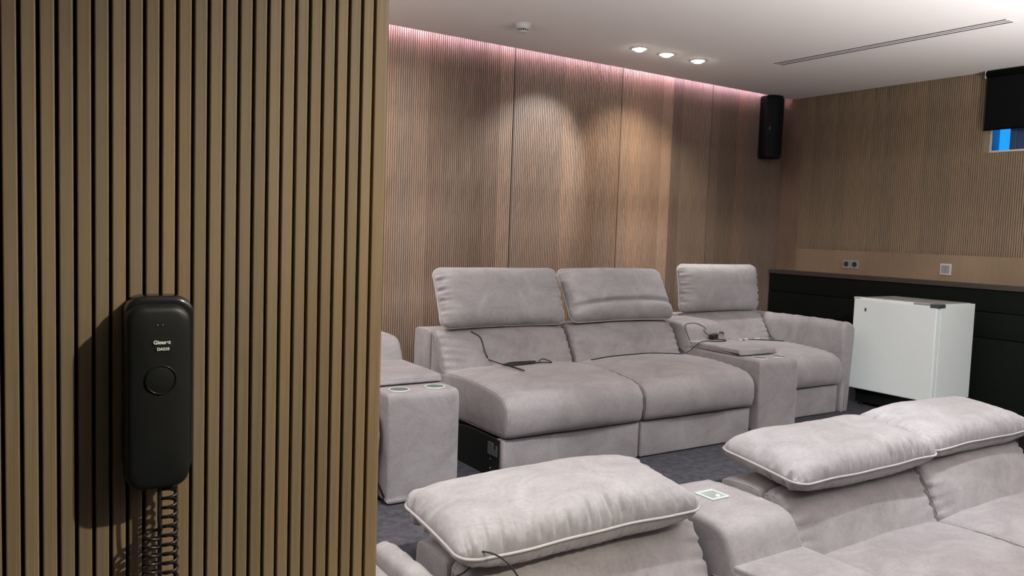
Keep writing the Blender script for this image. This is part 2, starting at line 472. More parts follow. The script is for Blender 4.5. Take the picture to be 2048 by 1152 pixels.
# right wall with window opening (y 1.7..3.04, z 2.25..2.78)
WY0, WY1, WZ0, WZ1 = 1.75, 3.04, 0.700 + EYE, 1.20 + EYE
bm = bmesh.new()
XA, XB_ = XW + 0.0072, XW + 0.12
add_box(bm, XA, XB_, -4.2, 5.1, -0.1, WZ0)
add_box(bm, XA, XB_, -4.2, 5.1, WZ1, CEIL + 0.2)
add_box(bm, XA, XB_, -4.2, WY0, WZ0, WZ1)
add_box(bm, XA, XB_, WY1, 5.1, WZ0, WZ1)
wall_right = struct(link('wall_right', bm_mesh(bm), None, FELT))
ZB = -0.0625 + EYE            # lower end of the ribs
ZL = -0.2640 + EYE            # ledge top
vs, fs, mi = rib_mesh(7, ZB, CEIL)
def turn(vs): return [(y, -x, z) for x, y, z in vs]      # board facing -x, running towards -y
def side_board(z0, z1, name='wall_board'):
    vs, fs, mi = rib_mesh(7, z0, z1)
    me = mesh(turn(vs), fs, mi); me.materials.append(WOOD_R); me.materials.append(BROWN_GROOVE)
    return me
full, low, high = side_board(ZB, CEIL), side_board(ZB, WZ0), side_board(WZ1, CEIL)
y = 4.664
k = 0
while y > 0.2:
    win = y <= 3.10 and y - BW > WY0 - 0.06
    t = rnd.uniform(0.93, 1.06); wv = rnd.uniform(-0.02, 0.03)
    for me in ((low, high) if win else (full,)):
        o = link('wall_board', me, wall_right); o.location = (XW + rnd.uniform(0, 0.0008), y, 0)
        o.color = (t * (1 + wv), t, t * (1 - wv), 1)
    y -= BW
o = box('wall_board', XW, XW + 0.0072, WY1, 4.664 - 14 * BW, WZ0, WZ1, WOOD_R, wall_right); o['label'] = 'narrow plain board beside the window opening'
o = box('wall_board', XW, XW + 0.0072, 0.2, 4.664, ZL, ZB, WOOD_P, wall_right); o.color = (1, 1, 1, 1); o['label'] = 'plain ungrooved board along the foot of the ribbed panels'
o = box('corner_board', XW + 0.004, XW + 0.0072, 4.664, 5.0, PLAT, CEIL + 0.14, WOOD_B, wall_right); o.color = (.8, .78, .75, 1); o['label'] = 'plain dark board in the corner'
# dark padded wainscot with ledge
ws = struct(box('trim_1', 6.095, XA, 0.2, 4.87, PLAT, ZL - 0.036, GREEN))
ws.name = 'trim_1'
lg = box('ledge', 6.06, XA, 0.2, 4.87, ZL - 0.036, ZL, LEDGE, ws, bevel=0.003)
zs = [ZL - 0.036, 0.735 + PLAT, 0.545 + PLAT, PLAT]
for a, b in zip(zs, zs[1:]):
    box('padded_panel', 6.072, 6.0951, 0.2, 4.87, b + 0.001, a - 0.001, GREEN, ws, bevel=0.008, seg=3, smooth=True)

# window
win = struct(bpy.data.objects.new('window_1', None)); C.objects.link(win); win.location = (XW + 0.12, (WY0 + WY1) / 2, WZ0)
def wbox(name, x0, x1, y0, y1, z0, z1, m, **k):
    o = box(name, x0 - win.location.x, x1 - win.location.x, y0 - win.location.y, y1 - win.location.y, z0 - WZ0, z1 - WZ0, m, win, **k); return o
LIN = plain('window_reveal_paint', (0.60, 0.56, 0.50), 0.7, noise=0.05)
wbox('window_sill', XW - 0.004, XW + 0.12, WY0, WY1, WZ0 - 0.001, WZ0 + 0.012, LIN)
wbox('reveal_board', XW - 0.002, XW + 0.12, WY1 - 0.008, WY1, WZ0 + 0.012, WZ1, LIN)
wbox('reveal_board', XW - 0.002, XW + 0.12, WY0, WY0 + 0.008, WZ0 + 0.012, WZ1, LIN)
for yy in (2.885, WY0 + 0.01):
    wbox('window_frame', XW + 0.004, XW + 0.034, yy - 0.022, yy + 0.022, WZ0 + 0.012, WZ1, NAVY, bevel=0.004)
wbox('glass_pane', XW + 0.016, XW + 0.022, 2.905, WY1 - 0.008, WZ0 + 0.012, WZ1, GLASS)
wbox('sash_panel', XW + 0.012, XW + 0.028, WY0 + 0.01, 2.865, WZ0 + 0.012, WZ1, NAVY)

# remaining room sides
struct(box('wall_left', -3.4, -3.2, -4.2, 5.1, -0.1, CEIL + 0.2, DARKWALL))
struct(box('wall_front', -3.4, XW + 0.3, -4.4, -4.2, -0.1, CEIL + 0.2, DARKWALL))

# partition with separate slats
XE = 0.4167
wp = struct(box('wall_partition', -3.2, XE - 0.002, YN + 0.0085, YN + 0.16, 0, CEIL, FELT))
bm = bmesh.new(); add_box(bm, 0, PITCH - GAP * 0.95, 0, 0.0086, 0.0, CEIL, 0.0012, 2)
slat_me = bm_mesh(bm); slat_me.materials.append(WOOD_N)
for k in range(-32, 25):
    o = link('slat', slat_me, wp)
    xx = 0.0121 + k * PITCH + GAP * 0.95 / 2
    o.location = (xx, YN + rnd.uniform(0, 0.0006), 0)
    if k == 24: o.scale = ((XE - xx) / (PITCH - GAP * 0.95), 1, 1)
    t = rnd.uniform(0.86, 1.1); wv = rnd.uniform(-0.05, 0.05)
    o.color = (t * (1 + wv), t, t * (1 - wv), 1)
box('end_board', XE - 0.006, XE + 0.001, YN + 0.002, YN + 0.16, 0, CEIL, WOOD_N, wp).color = (.95, .95, .95, 1)

# ------------------------------------------------------------------ ceiling things
FIXLAB = ['recessed downlight nearest the smoke alarm, leftmost lit of the row of three', 'middle lit recessed downlight of the row of three on the ceiling', 'recessed downlight nearest the ceiling air slot, rightmost lit of the three']
trim_p = [(0.058, 0), (0.060, -0.003), (0.056, -0.006), (0.048, -0.006), (0.046, -0.002)]
vs, fs = lathe(trim_p, 32); trim_me = mesh(vs, fs)
trim_me.materials.append(WHITEP)
vs, fs = lathe([(0.046, -0.0025), (0.040, -0.0015), (0.037, -0.0012)], 32); refl_me = mesh(vs, fs); refl_me.materials.append(REFL)
vs, fs = lathe([(0.040, -0.002), (0.037, -0.010), (0.024, -0.018), (0.001, -0.021)], 24); lamp_me = mesh(vs, fs); lamp_me.materials.append(LAMPM)
for me in (trim_me, refl_me, lamp_me): me.polygons.foreach_set('use_smooth', [True] * len(me.polygons))
for i, f in enumerate(FIX):
    if i < 3:
        t = thing('downlight', FIXLAB[i], 'downlight', (f[0], f[1], CEIL))
    else:
        t = thing('downlight', 'recessed downlight of the trios assumed in the ceiling outside the picture', 'downlight', (f[0], f[1], CEIL), 'ceiling downlights outside the picture')
    link('trim_ring', trim_me, t); link('reflector', refl_me, t); link('lamp', lamp_me, t)

sd = thing('smoke_detector', 'round white smoke detector with dark sensor slots on the ceiling', 'smoke detector', (2.804, 4.226, CEIL))
lathe_obj('base_plate', [(0.001, 0), (0.054, 0), (0.055, -0.003), (0.053, -0.008), (0.05, -0.009)], WHITEP, sd)
lathe_obj('housing', [(0.050, -0.008), (0.0485, -0.018), (0.042, -0.030), (0.036, -0.034), (0.033, -0.0345)], WHITEP, sd)
lathe_obj('sensor_core', [(0.033, -0.034), (0.030, -0.044)], FELT, sd)
for k in range(14):
    a = 2 * PI * k / 14
    o = box('slot_bar', 0.0305, 0.0335, -0.0018, 0.0018, -0.046, -0.034, WHITEP, sd); o.rotation_euler = (0, 0, a)
lathe_obj('end_cap', [(0.034, -0.0445), (0.033, -0.049), (0.024, -0.053), (0.001, -0.054)], WHITEP, sd)

ve = thing('slot_diffuser', 'long white ceiling air diffuser with three dark slots', 'air vent', (4.855, 3.135, CEIL))
L2 = 0.80
box('backing', -0.05, 0.05, -L2, L2, -0.002, -0.0004, FELT, ve)
for xx in (-0.054, -0.018, 0.016, 0.052):
    wd = 0.006 if abs(xx) > 0.03 else 0.0105
    box('slot_blade', xx - wd, xx + wd, -L2 - 0.012, L2 + 0.012, -0.0022, -0.0003, PAINT, ve, bevel=0.0006)
for s in (-1, 1): box('end_plate', -0.06, 0.06, s * (L2 + 0.004) - 0.008, s * (L2 + 0.004) + 0.008, -0.0024, -0.0003, PAINT, ve, bevel=0.0006)

led = box('led_strip', -3.1, XW - 0.15, YC - 0.014, YC - 0.006, CEIL + 0.026, CEIL + 0.034, LEDM)
box('carrier_rail', -3.1, XW - 0.15, YC - 0.016, YC - 0.004, CEIL + 0.02, CEIL + 0.026, WHITEP, led)
tag(led, 'pink glowing LED strip in the ceiling cove along the rear wall', 'LED strip')

# ------------------------------------------------------------------ wall things
sp = thing('wall_speaker', 'tall slim black loudspeaker hung high in the rear corner', 'speaker', (5.90, 4.80, 1.935 + PLAT))
bm = bmesh.new()
hs = 0.552
sec = [(-0.085, 0.075), (-0.098, 0.03), (-0.09, -0.035), (-0.055, -0.068), (0.0, -0.078), (0.055, -0.068), (0.09, -0.035), (0.098, 0.03), (0.085, 0.075)]
lay = []
for z, k in ((0, .93), (0.012, .98), (0.03, 1), (hs - 0.03, 1), (hs - 0.012, .98), (hs, .93)):
    lay.append([bm.verts.new((a * k, b * k, z)) for a, b in sec])
for a, b in zip(lay, lay[1:]):
    for i in range(len(sec)):
        j = (i + 1) % len(sec); bm.faces.new((a[i], a[j], b[j], b[i]))
bm.faces.new(lay[0][::-1]); bm.faces.new(lay[-1])
link('cabinet', bm_mesh(bm), sp, SPK, True)
bm = bmesh.new()
lay = []
for z in (0.03, hs - 0.03):
    lay.append([bm.verts.new((a * 1.0, b * 1.03 - 0.003, z)) for a, b in sec[2:7]])
for i in range(4): bm.faces.new((lay[0][i], lay[0][i + 1], lay[1][i + 1], lay[1][i]))
link('grille', bm_mesh(bm), sp, plain('speaker_grille_cloth', (0.006, 0.0065, 0.007), 0.7, noise=0.5, scale=400, bump=0.4, spec=0.2), True)
box('badge', -0.072, -0.064, -0.0615, -0.055, 0.245, 0.275, STEEL, sp)
box('wall_bracket', -0.03, 0.03, 0.07, 0.088, 0.18, 0.36, BLACK, sp)
sp.rotation_euler = (0, 0, math.radians(-12))

def on_wall(name, label, cat, y, z): return thing(name, label, cat, (XW, y, z))
so = on_wall('wall_socket', 'double grey wall socket on the plain board of the right wall', 'socket', 4.105, -0.178 + EYE)
for s in (1, -1):
    fr = box('socket_frame', -0.010, 0, s * 0.039 - 0.0385, s * 0.039 + 0.0385, -0.038, 0.038, GREYP, so, bevel=0.003)
    vs, fs = lathe([(0.0225, 0.0), (0.0220, 0.0008), (0.0195, 0.0004), (0.001, 0.0003)], 28)
    wl = link('socket_well', mesh([(-0.0101 - z, a + s * 0.039, b) for a, b, z in vs], fs), so, plain('shaded_socket_well', (0.03, 0.028, 0.027), 0.5, noise=0.1), True)  # shallow disc, shade of the recess put into its dark colour
sw = on_wall('light_switch', 'square cream light switch on the plain board of the right wall', 'switch', 3.294, -0.174 + EYE)
box('switch_frame', -0.009, 0, -0.0435, 0.0435, -0.0435, 0.0435, WHITEP, sw, bevel=0.002)
for s in (-1, 1): box('rocker', -0.013, -0.008, s * 0.0155 - 0.0148, s * 0.0155 + 0.0148, -0.030, 0.030, GREYP, sw, bevel=0.0015)

bl = thing('roller_blind', 'black roller blind pulled down over the window of the right wall', 'blind', (XW - 0.04, 2.4, CEIL))
box('blind_fabric', -0.003, 0.0, -0.75, 0.672, -0.425, -0.03, BLIND, bl)
vs, fs = tube([(0.0, -0.75, -0.028), (0.0, 0.672, -0.028)], 0.026, 16); link('roller_tube', mesh(vs, fs), bl, BLIND, True)
vs, fs = tube([(-0.0015, -0.75, -0.428), (-0.0015, 0.672, -0.428)], 0.007, 10); link('bottom_bar', mesh(vs, fs), bl, BLIND, True)
box('end_bracket', -0.02, 0.039, 0.674, 0.682, -0.055, 0, WHITEP, bl)

# ------------------------------------------------------------------ telephone on the partition
ph = thing('wall_telephone', 'black corded telephone mounted on the slatted partition', 'telephone', (0.150, YN, -0.185 + EYE))
px, pz = 0.150, -0.185
def rbox(name, x0, x1, y0, y1, z0, z1, rc, m, parent, edge=0.005, taper=0.0):
    """box in wall coordinates with round corners in the x-z face and soft front edges"""
    pts = []
    for cx, cz, a0 in ((x1 - rc, z1 - rc, 0), (x0 + rc, z1 - rc, 90), (x0 + rc, z0 + rc, 180), (x1 - rc, z0 + rc, 270)):
        for k in range(7):
            a = math.radians(a0 + 15 * k); pts.append((cx + rc * math.cos(a), cz + rc * math.sin(a)))
    n = len(pts); cx = (x0 + x1) / 2; cz = (z0 + z1) / 2
    def ring(d, y):
        out = []
        for a, b in pts:
            kx = (x1 - x0 - 2 * d) / (x1 - x0); kz = (z1 - z0 - 2 * d) / (z1 - z0)
            out.append((cx + (a - cx) * kx - px, y - YN, cz + (b - cz) * kz - pz))
        return out
    rings = [ring(taper, y1), ring(0, y1 - (y1 - y0) * 0.4), ring(0, y0 + edge)] + [ring(edge * (1 - math.cos(math.radians(t))), y0 + edge * (1 - math.sin(math.radians(t)))) for t in (22, 45, 68, 90)]
    # a slight belly on the front face
    last = rings[-1]
    rings.append([((a - 0) * 0.8, b - 0.0012, c * 0.9) for a, b, c in last]); rings.append([(a * 0.4, b - 0.0020, c * 0.5) for a, b, c in last])
    vs = [v for r in rings for v in r]; fs = []
    for i in range(len(rings) - 1):
        for j in range(n):
            k = (j + 1) % n; fs.append((i * n + j, i * n + k, (i + 1) * n + k, (i + 1) * n + j))
    fs.append(tuple((len(rings) - 1) * n + j for j in range(n))); fs.append(tuple(range(n))[::-1])
    bm = bmesh.new(); me = mesh(vs, fs); bm.from_mesh(me); me2 = bm_mesh(bm)
    return link(name, me2, parent, m, True)
rbox('cradle', 0.119, 0.1865, 0.898, YN, -0.276, -0.0800, 0.019, BLACKG, ph, 0.006)
hs_ = rbox('handset', 0.1175, 0.1795, 0.880, 0.905, -0.2815, -0.0885, 0.017, BLACK, ph, 0.007)
vs, fs = tube([(0.0146 * math.cos(2 * PI * k / 40) + 0.1495 - px, 0.8772 - YN, 0.0146 * math.sin(2 * PI * k / 40) - 0.1650 - pz) for k in range(40)], 0.0008, 6, True)
link('button_ring', mesh(vs, fs), hs_, BLACKG, True)
vs, fs = lathe([(0.0001, 0.0004), (0.012, 0.0004), (0.0138, 0.0)], 32)
link('button', mesh([(a + 0.1495 - px, 0.8775 - YN - z, b - 0.1650 - pz) for a, b, z in vs], [f[::-1] for f in fs]), hs_, BLACK, True)
def lettering(s, size, x, y, z, width):
    cu = bpy.data.curves.new('lettering', 'FONT'); cu.body = s; cu.size = size; cu.align_x = 'CENTER'; cu.extrude = 0.0001; cu.offset = 0.00018
    tmp = bpy.data.objects.new('tmp_text', cu); C.objects.link(tmp)
    me = bpy.data.meshes.new_from_object(tmp.evaluated_get(bpy.context.evaluated_depsgraph_get()))
    bpy.data.objects.remove(tmp)
    xs = [v.co.x for v in me.vertices]; k = width / (max(xs) - min(xs))
    for v in me.vertices: v.co = (v.co.x * k, v.co.z, v.co.y * k)
    me.materials.clear()
    o = link('lettering', me, hs_, PRINT); o.location = (x - px, y - YN, z - pz)
    return o
lettering('Gigaset', 0.005, 0.1502, 0.8768, -0.1277, 0.0165)
lettering('DA210', 0.004, 0.1514, 0.8768, -0.1342, 0.0118)
for s in (-1, 1): box('indicator_dot', -0.0017 + s * 0.0025, -0.0010 + s * 0.0025, 0.8768 - YN, 0.8778 - YN, -0.1082 - pz, -0.1075 - pz, PRINT, hs_)
# cord: straight lead from the handset into a coil that hangs down, loops and climbs back to the cradle
def helix(a, b, rad, turns, per=14, phase=0):
    out = []; n = int(turns * per)
    for i in range(n + 1):
        t = i / n; c = Vector(a).lerp(Vector(b), t); g = 2 * PI * turns * t + phase
        out.append(c + Vector((rad * math.cos(g), rad * 0.9 * math.sin(g), 0)))
    return out
coil = [Vector((0.1505 - px, 0.893 - YN, -0.279 - pz)), Vector((0.1506 - px, 0.893 - YN, -0.300 - pz)), Vector((0.1510 - px, 0.894 - YN, -0.322 - pz)), Vector((0.1535 - px, 0.896 - YN, -0.330 - pz))]
coil = spline(coil, 6)
hx = helix((0.1455 - px, 0.903 - YN, -0.333 - pz), (0.1420 - px, 0.906 - YN, -0.470 - pz), 0.0076, 15)
low_ = spline([hx[-1], Vector((0.146 - px, 0.905 - YN, -0.492 - pz)), Vector((0.155 - px, 0.905 - YN, -0.500 - pz)), Vector((0.164 - px, 0.905 - YN, -0.490 - pz))], 6)
hx2 = helix((0.1655 - px, 0.905 - YN, -0.470 - pz), (0.1632 - px, 0.905 - YN, -0.284 - pz), 0.0072, 18)
vs, fs = tube(coil + hx + low_ + hx2 + [Vector((0.163 - px, 0.912 - YN, -0.274 - pz))], 0.0018, 7)
link('coiled_cord', mesh(vs, fs), ph, CORD, True)
vs, fs = tube(spline([(0.1525 - px, 0.905 - YN, -0.275 - pz), (0.1535 - px, 0.906 - YN, -0.33 - pz), (0.1530 - px, 0.906 - YN, -0.55 - pz)], 8), 0.0022, 8)
link('line_cord', mesh(vs, fs), ph, CORD, True)

# ------------------------------------------------------------------ sofa modules
SEAT_P = [(0.02, 0.205), (-0.022, 0.225), (-0.035, 0.29), (-0.025, 0.36), (0.02, 0.405), (0.12, 0.428), (0.35, 0.445), (0.58, 0.435), (0.70, 0.40), (0.72, 0.30), (0.70, 0.215), (0.35, 0.205)]
PAD_P = [(0.60, 0.36), (0.572, 0.40), (0.588, 0.45), (0.628, 0.53), (0.668, 0.60), (0.705, 0.635), (0.745, 0.642), (0.775, 0.62), (0.780, 0.50), (0.775, 0.37), (0.69, 0.34)]
BLOCK_P = [(0.775, 0.06), (0.770, 0.20), (0.770, 0.45), (0.772, 0.612), (0.792, 0.638), (0.86, 0.642), (0.938, 0.638), (0.962, 0.612), (0.968, 0.45), (0.968, 0.20), (0.960, 0.06), (0.87, 0.05)]
CONB_P = [(0.60, 0.40), (0.520, 0.485), (0.535, 0.53), (0.570, 0.600), (0.610, 0.632), (0.70, 0.642), (0.93, 0.640), (0.962, 0.615), (0.968, 0.45), (0.966, 0.20), (0.955, 0.06), (0.80, 0.05), (0.62, 0.06)]

def make_seat(name, W, label, origin, head, seed, rest=True, group=None, side='', hoff=0.0, rotz=0):
    """head: dict(y, z, rot degrees, W, H, T1, T2, crease)"""
    t = thing(name, label, 'sofa seat', origin, group, rotz)
    # base
    box('base_panel', 0.004, W - 0.004, 0.0, 0.06, 0.003, 0.202, VELVET, t, bevel=0.012, seg=3, smooth=True)
    box('base_frame', 0.03, W - 0.03, 0.055, 0.76, 0.012, 0.2, STEELD, t)
    sc = soft_obj('seat_cushion', SEAT_P, W - 0.008, VELVET, t, 0.004, r=0.026, crown=0.022, wr=(0.0045, 0.05, 30, 0.02, 0.40, 'LR'), rag=0.0012, seed=seed)
    rp = [(x + 0.012, y, z) for x, y, z in seam_ring(SEAT_P, 0, -0.0085)]
    tube_obj('piping', rp, 0.0032, VELVET_L, sc, 6, closed=True, raw=True)
    bp = soft_obj('backrest_pad', PAD_P, W - 0.016, VELVET, t, 0.008, r=0.03, crown=0.016, wr=(0.008, 0.075, 19, 0.02, 0.50, 'LR'), rag=0.0015, seed=seed + 5)
    tube_obj('piping', [(x + 0.016, y, z) for x, y, z in seam_ring(PAD_P, 0, -0.012)], 0.003, VELVET_L, bp, 6, closed=True, raw=True)
    bk = soft_obj('back_frame', BLOCK_P, W - 0.006, VELVET, t, 0.003, r=0.012, rag=0.0006, seed=seed + 9, nst=10)
    for xx in (0.006, W - 0.006):
        tube_obj('seam', [(xx, y, z) for x, y, z in seam_ring(BLOCK_P, 0, -0.0045)], 0.0022, VELVET_L, bk, 6, closed=True, raw=True)
    if head:
        vs, fs, out = pillow(head['W'], head['H'], head['T1'], head['T2'], seed + 3, head.get('crease', False), pucker=head.get('pk', 0.006), sidepk=head.get('sp', 0.006))
        h = link('headrest', mesh(vs, fs), t, VELVET_L, True)
        h.location = (head.get('x', W / 2), head['y'], head['z']); h.rotation_euler = (math.radians(head['rot']), math.radians(head.get('ry', 0)), math.radians(head.get('rz', 0)))
        tube_obj('piping', out, 0.0044, PIPE, h, 8, closed=True, raw=True)
        # hinge bars of the adjustable headrest
        for xx in (W * 0.3, W * 0.7):
            if head['rot'] > 45:
                box('hinge_bar', xx - 0.015, xx + 0.015, 0.735, 0.741, 0.60, head['z'], STEELD, t)
            else:
                box('hinge_bar', xx - 0.015, xx + 0.015, 0.83, 0.87, 0.62, head['z'] - 0.02, STEELD, t)
    return t

def make_console(name, W, label, origin, tray=False):
    t = thing(name, label, 'console', origin)
    bprof = [(-0.03, 0.012), (-0.05, 0.03), (-0.052, 0.25), (-0.05, 0.44), (-0.035, 0.475), (0.0, 0.485), (0.30, 0.486), (0.60, 0.485), (0.635, 0.46), (0.64, 0.25), (0.635, 0.03), (0.60, 0.012), (0.30, 0.012)]
    bd = soft_obj('body', bprof, W, VELVET, t, 0, r=0.018, n=140, nst=12, seed=3)
    for xx in (0.008, W - 0.008):
        tube_obj('seam', [(xx, y, z) for x, y, z in seam_ring(bprof, 0, -0.004, 140)], 0.0022, VELVET_L, bd, 6, closed=True, raw=True)
    bb = soft_obj('back_part', CONB_P, W - 0.004, VELVET, t, 0.002, r=0.022, n=110, crown=0.004, wr=(0.002, 0.04, 30, 0.0, 0.5, 'LR'), seed=4)
    for xx in (0.012, W - 0.012):
        tube_obj('seam', [(xx, y, z) for x, y, z in seam_ring(CONB_P, 0, -0.006, 110)], 0.0024, VELVET_L, bb, 6, closed=True, raw=True)
    lp = [(0.125, 0.490), (0.118, 0.503), (0.125, 0.520), (0.15, 0.526), (0.35, 0.528), (0.565, 0.526), (0.58, 0.505), (0.57, 0.489), (0.35, 0.488)]
    ld = soft_obj('lid', lp, W - 0.012, VELVET, t, 0.006, r=0.010, n=90, crown=0.003, seed=5, nst=12)
    for xx in (W * 0.25, W * 0.75):
        c = lathe_obj('cup_holder', [(0.0495, 0.4862), (0.0495, 0.4885), (0.046, 0.4895), (0.0405, 0.4888), (0.0400, 0.4875)], CHROME, t, 36, loc=(xx, 0.032, 0))
        lathe_obj('cup_well', [(0.0402, 0.4885), (0.038, 0.4872), (0.001, 0.4868)], CUPIN, c, 30)
    if tray:
        cx, cy, cz = W * 0.52, 0.80, 0.6445
        p = box('control_plate', cx - 0.042, cx + 0.042, cy - 0.042, cy + 0.042, cz, cz + 0.004, MINT, t, bevel=0.0012)
        p['label'] = 'small pale metal control plate on top of the console back'
        for a in ((-.042, .042, -.042, -.036), (-.042, .042, .036, .042), (-.042, -.036, -.036, .036), (.036, .042, -.036, .036)):
            box('plate_rim', cx + a[0], cx + a[1], cy + a[2], cy + a[3], cz + 0.004, cz + 0.008, WHITE, p, bevel=0.0008)
        lathe_obj('button', [(0.008, cz + 0.004), (0.008, cz + 0.008), (0.006, cz + 0.010), (0.001, cz + 0.0105)], WHITE, p, 20, loc=(cx + 0.008, cy - 0.018, 0))
    return t

def make_arm(label, origin, L, parent=None, mirror=False):
    """armrest drawn along +y from the origin; inner face to -x"""
    t = thing('armrest', label, 'armrest', origin)
    prof = [(0.005, 0.01), (0.0, 0.2), (-0.012, 0.40), (-0.02, 0.56), (-0.012, 0.615), (0.015, 0.642), (0.06, 0.638), (0.105, 0.612), (0.120, 0.57), (0.112, 0.40), (0.098, 0.2), (0.085, 0.01), (0.045, 0.003)]
    vs, fs = soft(prof, L, r=0.022, n=90, nst=30, crown=0.006, rag=0.0012, seed=12)
    def conv(v):
        x, y, z = v
        pk = 0.0
        if z > 0.55: pk = 0.0035 * math.sin(x * 70) * math.sin(x * 23 + 1) * min(1, (z - 0.55) / 0.05)
        return ((-y if mirror else y), x, z + pk)
    V = [conv(v) for v in vs]; F = fs if mirror else [f[::-1] for f in fs]
    a = link('arm_body', mesh(V, F), t, VELVET, True)
    ring = [conv((0.012, y, z)) for x, y, z in seam_ring(prof, 0, -0.008, 90)]
    tube_obj('piping', ring, 0.003, VELVET_L, a, 6, closed=True, raw=True)
    return t

SW = 0.886
Y0 = 3.15
UP = dict(y=0.752, z=0.818, rot=68, W=0.855, H=0.355, T1=0.078, T2=0.055, pk=0.003, sp=0.0075)
def hd(**k):
    d = dict(UP); d.update(k); return d

# rear row, left to right
make_seat('recliner_seat', SW, 'grey velvet recliner seat left of the left console, mostly hidden behind the partition', (1.43 - 0.006 - SW, Y0 + 0.02, PLAT), hd(x=0.44), 31)
make_console('cup_holder_console', 0.355, 'grey velvet console beside the partition with two cup holders and open gap to its right', (1.432, Y0, PLAT))
s1 = make_seat('recliner_seat', SW, 'grey velvet recliner seat with cable bundle on its cushion, left of the creased headrest', (2.052, Y0, PLAT), hd(x=0.452), 41)
s2 = make_seat('recliner_seat', SW, 'grey velvet recliner seat whose raised headrest has a deep crease', (2.052 + SW + 0.003, Y0, PLAT), hd(x=0.462, W=0.865, H=0.368, rot=60, y=0.775, crease=True, pk=0.004, sp=0.004), 57)
# exposed side of the pulled-out seat
mp = [(0.02, 0.004), (0.58, 0.004), (0.58, 0.178), (0.46, 0.182), (0.32, 0.198), (0.24, 0.20), (0.02, 0.195)]
bm = bmesh.new()
a = [bm.verts.new((-0.002, y, z)) for y, z in mp]; b = [bm.verts.new((0.022, y, z)) for y, z in mp]
bm.faces.new(a); bm.faces.new(b[::-1])
for i in range(len(mp)):
    j = (i + 1) % len(mp); bm.faces.new((a[i], b[i], b[j], a[j]))
sdp = link('side_board', bm_mesh(bm), s1, STEELD); sdp['label'] = 'exposed black board under the seat'
bm = bmesh.new()
for q in ((0.070, 0.118, 0.112, 0.172), (0.035, 0.072, 0.112, 0.140), (0.035, 0.046, 0.14, 0.165)):
    add_box(bm, -0.006, -0.0021, q[0], q[1], q[2], q[3])
link('bracket', bm_mesh(bm), sdp, STEEL)
for z in (0.045, 0.09):
    vs, fs = lathe([(0.0045, 0), (0.0042, 0.003), (0.001, 0.0038)], 12)
    link('screw', mesh([(-0.0021 - zz, p + 0.092, q + z) for p, q, zz in vs], fs), sdp, STEEL, True)
box('angle_strip', -0.004, -0.0021, 0.086, 0.098, 0.02, 0.108, STEELD, sdp)

make_console('cup_holder_console', 0.352, 'grey velvet console in the rear row with power plug and cables lying on its lid', (2.052 + 2 * SW + 0.012, Y0, PLAT))
make_seat('recliner_seat', 0.840, 'grey velvet recliner seat at the right end of the rear row beside the white fridge', (4.192, 3.39, PLAT), hd(x=0.412, y=0.765, z=0.830, W=0.85, rot=82, T1=0.085, H=0.355, sp=0.009), 73)
make_arm('grey velvet armrest with puckered top next to the white fridge', (5.058, 3.375, PLAT), 0.94)

# front row
YF = 1.10
DN = dict(y=0.80, z=0.724, rot=7, W=0.888, H=0.385, T1=0.088, T2=0.074, pk=0.021, sp=0.013)
def fd(**k):
    d = dict(DN); d.update(k); return d
make_seat('recliner_seat', SW, 'grey velvet recliner seat with large flat-folded headrest nearest the partition', (1.05, YF, 0), fd(x=0.40), 11)
make_console('cup_holder_console', 0.355, 'grey velvet console in the front row with pale control plate on its back', (1.945, YF, 0), tray=True)
make_seat('recliner_seat', SW, 'grey velvet recliner seat with flat-folded headrest right of the front console', (2.352, YF, 0), fd(x=0.462, z=0.722, W=0.92), 23)
make_seat('recliner_seat', SW, 'grey velvet seat with flat-folded headrest in front of the fridge at the right edge', (2.352 + SW + 0.003, YF, 0), fd(x=0.478, y=0.84, z=0.722, W=0.90), 37)
# end of the front row beside the partition
ar = thing('armrest', 'wide grey velvet armrest with puckered top strip low beside the partition', 'armrest', (0.582, YF + 0.02, 0))
pr = [(0.01, 0.02), (0.0, 0.3), (0.0, 0.58), (0.02, 0.625), (0.10, 0.64), (0.20, 0.638), (0.300, 0.622), (0.315, 0.57), (0.315, 0.3), (0.31, 0.02), (0.15, 0.01)]
vs, fs = soft(pr, 0.95, r=0.05, n=90, nst=20, crown=0.006, rag=0.001, seed=2)
link('arm_body', mesh([(y, x, z) for x, y, z in vs], [f[::-1] for f in fs]), ar, VELVET, True)
pr = [(0.330, 0.02), (0.328, 0.3), (0.330, 0.60), (0.342, 0.642), (0.365, 0.652), (0.392, 0.642), (0.408, 0.59), (0.408, 0.3), (0.405, 0.02), (0.355, 0.01)]
vs, fs = soft(pr, 0.97, r=0.05, n=90, nst=60, crown=0.0, wr=None, rag=0.0008, seed=8)
link('arm_strip', mesh([(y, x, z + (0.003 * math.sin(x * 95 + 3 * math.sin(x * 13)) * max(0, (z - 0.5) / 0.15) if z > 0.5 else 0)) for x, y, z in vs], [f[::-1] for f in fs]), ar, VELVET_L, True)

